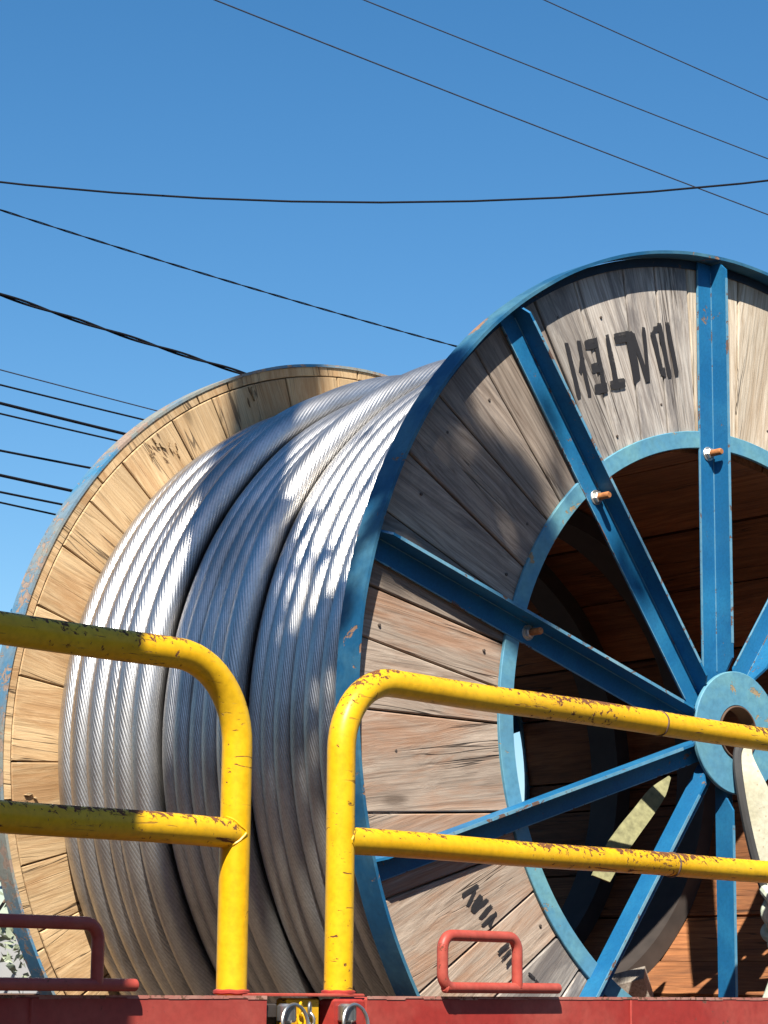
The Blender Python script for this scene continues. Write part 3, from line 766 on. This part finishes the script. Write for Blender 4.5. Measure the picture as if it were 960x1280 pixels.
# ------------------------------------------------------------------ utility pole beside the viewer, throwing the long shadows
def sunpt(q, v, s): return PP*q + TT*s + Vector((0, 0, (v - s*math.sin(SUN_EL))/math.cos(SUN_EL) + EYE))
pole = empty('utility_pole', Matrix.Translation(PP*-.85 + TT*2.5))
tag(pole, 'tall concrete utility pole with a timber crossarm just left of the trailer', 'utility pole')
b = MB(); b.tube([(0, 0, -.3), (0, 0, 4), (0, 0, 11.2)], .15, 24, rf=lambda i: (.158, .150, .105)[i]); b.build('post', M_conc, pole, smooth=True)
A = sunpt(-.95, 4.50, 2.40) - pole.location; B = sunpt(.62, 5.02, 3.35) - pole.location
zc = 4.12 + EYE
zc = 4.17 + EYE; A = PP*-1.02 + TT*2.33 - pole.location; B = PP*-.06 + TT*2.36 - pole.location; A.z = B.z = zc
b = MB(); dd = (B - A).normalized(); sd = Vector((-dd.y, dd.x, 0)); Mx = Matrix((dd, sd, Vector((0, 0, 1)))).transposed().to_4x4(); Mx.translation = A
b.box((0, -.045, -.055), ((B-A).length, .045, .055), Mx)
b.build('crossarm', wood('crossarm_wood', (.3, .24, .19), (.15, .12, .1)), pole)
for t in (.05, .3, .62, .8, .97):
    b = MB(); b.rev([(0, .055), (.035, .055), (.05, .09), (.03, .11), (.05, .14), (.02, .19), (0, .19)], 16, closed=False)
    c = b.build('insulator', plain('insulator_glaze_%d' % int(t*100), (.35, .2, .12), .2) if t == .05 else bpy.data.materials['insulator_glaze_5'], pole, smooth=True); c.location = A.lerp(B, t)

# ------------------------------------------------------------------ unseen tree added to cast dapples, limb over the viewer
M_bark = plain('bark', (.16, .11, .075), .95, 0, .35, 18, .02)
def leafmat(name, c):
    m, n, p = mat(name); v, rnd, obj = objvec(n); f = noise(n, v, 6, 4)
    lk(n, mixc(n, ramp(n, f, [(.3, g3(0)), (.7, g3(1))]), c, tuple(x*1.6 for x in c)), p.inputs['Base Color']); p.inputs['Roughness'].default_value = .55
    return m
M_leaf = leafmat('leaves', (.05, .09, .02))
def leaves(b, c, r, n, size=.06):
    for i in range(n):
        d = Vector((random.gauss(0, 1), random.gauss(0, 1), random.gauss(0, 1))).normalized() * r * random.random()**.45
        p = c + d; ax = Vector((random.gauss(0, 1), random.gauss(0, 1), random.gauss(0, .6))).normalized()
        sd = ax.cross(Vector((random.gauss(0, 1), random.gauss(0, 1), random.gauss(0, 1)))).normalized(); s = size*random.uniform(.6, 1.2)
        nrm = ax.cross(sd)
        b.poly([p - ax*s*.5, p + sd*s*.22 + nrm*s*.05, p + ax*s*.5, p - sd*s*.22 + nrm*s*.05])
clumps = [(-.60,4.885,.030,34),(-.645,4.85,.034,40),(-.69,4.90,.04,40),(-.645,4.755,.032,38),(-.60,4.715,.032,38),(-.572,4.72,.03,30),(-.68,4.77,.04,44),  # leaf clumps laid out in sun coordinates to shape the dapples
          (-.68,4.66,.045,50),(-.66,4.57,.04,46),(-.60,4.50,.045,50),(-.54,4.56,.04,38),(-.67,4.46,.05,60),(-.60,4.38,.045,50),(-.66,4.34,.045,46),(-.53,4.44,.035,24),(-.51,5.13,.03,16),(-.49,4.86,.025,14),
          (-.38,4.555,.045,40),(-.345,4.547,.045,40),(-.31,4.60,.05,46),(-.277,4.579,.05,46),(-.24,4.596,.05,50),(-.172,4.605,.05,50),(-.118,4.612,.05,46),(-.224,4.549,.045,40),(-.136,4.572,.045,40),
          (-.208,4.73,.05,36),(-.15,4.76,.05,32),(-.118,4.72,.05,32),(-.34,4.66,.045,34),(-.27,4.70,.05,36),(-.06,4.66,.05,40),(-.026,4.84,.04,20),(-.045,4.915,.035,16),(.02,4.72,.04,32),(.10,4.77,.04,30),(.144,4.82,.045,34),(-.26,4.50,.04,26),(-.18,4.50,.04,30),(-.08,4.52,.04,26)]
rc = random.Random(5)
clumps += [(rc.uniform(-.36, -.03), rc.uniform(4.55, 4.78), .055, 60) for i in range(15)] + [(q_, v_, .042, 70) for q_, v_ in ((-.33,4.68),(-.30,4.76),(-.275,4.82),(-.36,4.62),(-.385,4.55),(-.40,4.48),(-.41,4.40),(-.70,4.95),(-.70,4.82),(-.71,4.70),(-.70,4.58),(-.70,4.46),(-.69,4.34),(-.62,4.28),(-.55,4.30),(-.50,4.38),(-.56,4.46),(-.64,4.40),(-.50,4.28))] + [(-.42,4.62,.045,55),(-.40,4.71,.045,55),(-.36,4.78,.04,40),(-.43,4.54,.04,45),(-.30,4.84,.03,25)]
tree = empty('shade_tree', Matrix.Translation((-3.4, -1.2, 0)))
tag(tree, 'unseen broadleaf tree added behind the viewer, its leafy limb set to cast dapples', 'tree')
to = tree.location
b = MB()
b.tube([Vector((0, 0, -.2)), Vector((.05, 0, 1.5)), Vector((-.05, .1, 3.2)), Vector((.1, .1, 5.0)), Vector((0, .1, 7.0))], .2, 14, rf=lambda i: (.24, .19, .16, .11, .04)[i])
b.build('trunk', M_bark, tree, smooth=True)
b = MB()
limb = [Vector((-.03, .1, 3.4)), sunpt(-1.9, 3.3, 1.2) - to, sunpt(-1.1, 4.05, 1.6) - to, sunpt(-.72, 4.42, 1.85) - to, sunpt(-.4, 4.52, 1.9) - to, sunpt(-.1, 4.6, 1.9) - to, sunpt(.16, 4.8, 1.9) - to]
b.tube(smoothpts(limb), .04, 8, rf=lambda i: max(.006, .07 - .0022*i))
for q, v, r, n in clumps[::2]:
    tp = sunpt(q, v, 1.9) - to; src = min((Vector(p) for p in smoothpts(limb)[14:]), key=lambda p: (p - tp).length); b.tube([src, tp], .004, 5)
for i in range(14):
    a_ = random.uniform(0, 6.28); z = random.uniform(3, 6.3); r = random.uniform(.8, 1.6)
    b.tube([Vector((0, .1, z)), Vector((r*.6*math.cos(a_) - .5, r*.6*math.sin(a_) - .5, z + .5)), Vector((r*math.cos(a_) - 1, r*math.sin(a_) - 1, z + .8))], .03, 6)
b.build('limbs', M_bark, tree, smooth=True)
b = MB()
for q, v, r, n in clumps: leaves(b, sunpt(q, v, 1.9) - to, r, int(n*1.25), .05)
for i in range(90):
    c = Vector((random.gauss(-1.2, .55), random.gauss(-1.0, .8), random.gauss(5.8, .9))); leaves(b, c, .42, 55, .12)
b.build('crown', M_leaf, tree)

# ------------------------------------------------------------------ glimpse of the street beyond, left of the reel
M_wall = plain('grey_render', (.30, .30, .30), .9, 0, .12, 3, .002)
bwl = MB(); bwl.box((-7, 18, 0), (-2.1, 18.3, 2.05)); o = bwl.build('garden_wall', M_wall); tag(o, 'low grey rendered wall beyond the trailer at the far left', 'wall')
sh = empty('pale_shrub', Matrix.Translation((-3.1, 17.2, 0))); tag(sh, 'pale leaved shrub growing in front of the grey wall', 'shrub')
b = MB()
for i in range(9): b.tube([Vector((0, 0, 0)), Vector((random.uniform(-.3, .3), 0, 1.2)), Vector((random.uniform(-.7, .7), random.uniform(-.3, .3), 2.3))], .012, 5)
b.build('stem', M_bark, sh)
b = MB()
for i in range(26): leaves(b, Vector((random.uniform(-.7, .7), random.uniform(-.3, .3), random.uniform(1.2, 2.35))), .2, 26, .11)
b.build('foliage', leafmat('pale_leaves', (.16, .18, .12)), sh)

# ------------------------------------------------------------------ unseen buildings added to darken reflections and cut sky fill
bb_ = empty('backdrop', Matrix.Translation((0, -11, 0))); tag(bb_, 'long brown rendered warehouse added unseen behind the viewer to darken reflections', 'building')
M_wh = plain('brown_render', (.16, .11, .08), .9, 0, .2, 1.5, .01)
b = MB(); b.box((-26, -8, 0), (26, 0, 5.2)); b.build('wall', M_wh, bb_)
b = MB(); b.box((-26.3, -8.3, 5.2), (26.3, .3, 5.5)); b.build('roof', M_dark, bb_)
wm = MB(); wm.box((-.9, .002, 1.2), (.9, .05, 2.6)); wo = None
for x in range(-22, 24, 5):
    if wo is None: wo = wm.build('window', plain('window_glass', (.03, .035, .04), .1), bb_); wo.location = (x, 0, 0)
    else: c = wo.copy(); COL.objects.link(c); c.location = (x, 0, 0)

for nm, lab, x0, x1, y0, y1, hh, c_ in (('blocker', 'dark brick workshop added unseen left of the viewer to cut sky fill', -19, -11, -18, 6, 6.4, (.10, .065, .045)),
                                    ('blocker', 'grey brown workshop with flat roof added unseen right of the viewer to cut sky fill', 13, 22, -18, 7, 5.6, (.10, .085, .07))):
    g_ = empty(nm, Matrix.Translation(((x0+x1)/2, (y0+y1)/2, 0))); tag(g_, lab, 'building')  # unseen side building, added to block low sky light
    hx, hy = (x1-x0)/2, (y1-y0)/2
    b = MB(); b.box((-hx, -hy, 0), (hx, hy, hh)); b.build('wall', plain(nm + '_render', c_, .9, 0, .25, 1.5, .01), g_)
    b = MB(); b.box((-hx-.3, -hy-.3, hh), (hx+.3, hy+.3, hh+.25)); b.build('roof', M_dark, g_)
    sgn = 1 if x0 < 0 else -1
    for yy in range(-8, 10, 4):
        b = MB(); xx = sgn*hx; b.box((min(xx, xx+sgn*.05)+sgn*.002, yy-.8, 1.2), (max(xx, xx+sgn*.05)+sgn*.002, yy+.8, 2.6)); b.build('window', bpy.data.materials['window_glass'], g_)
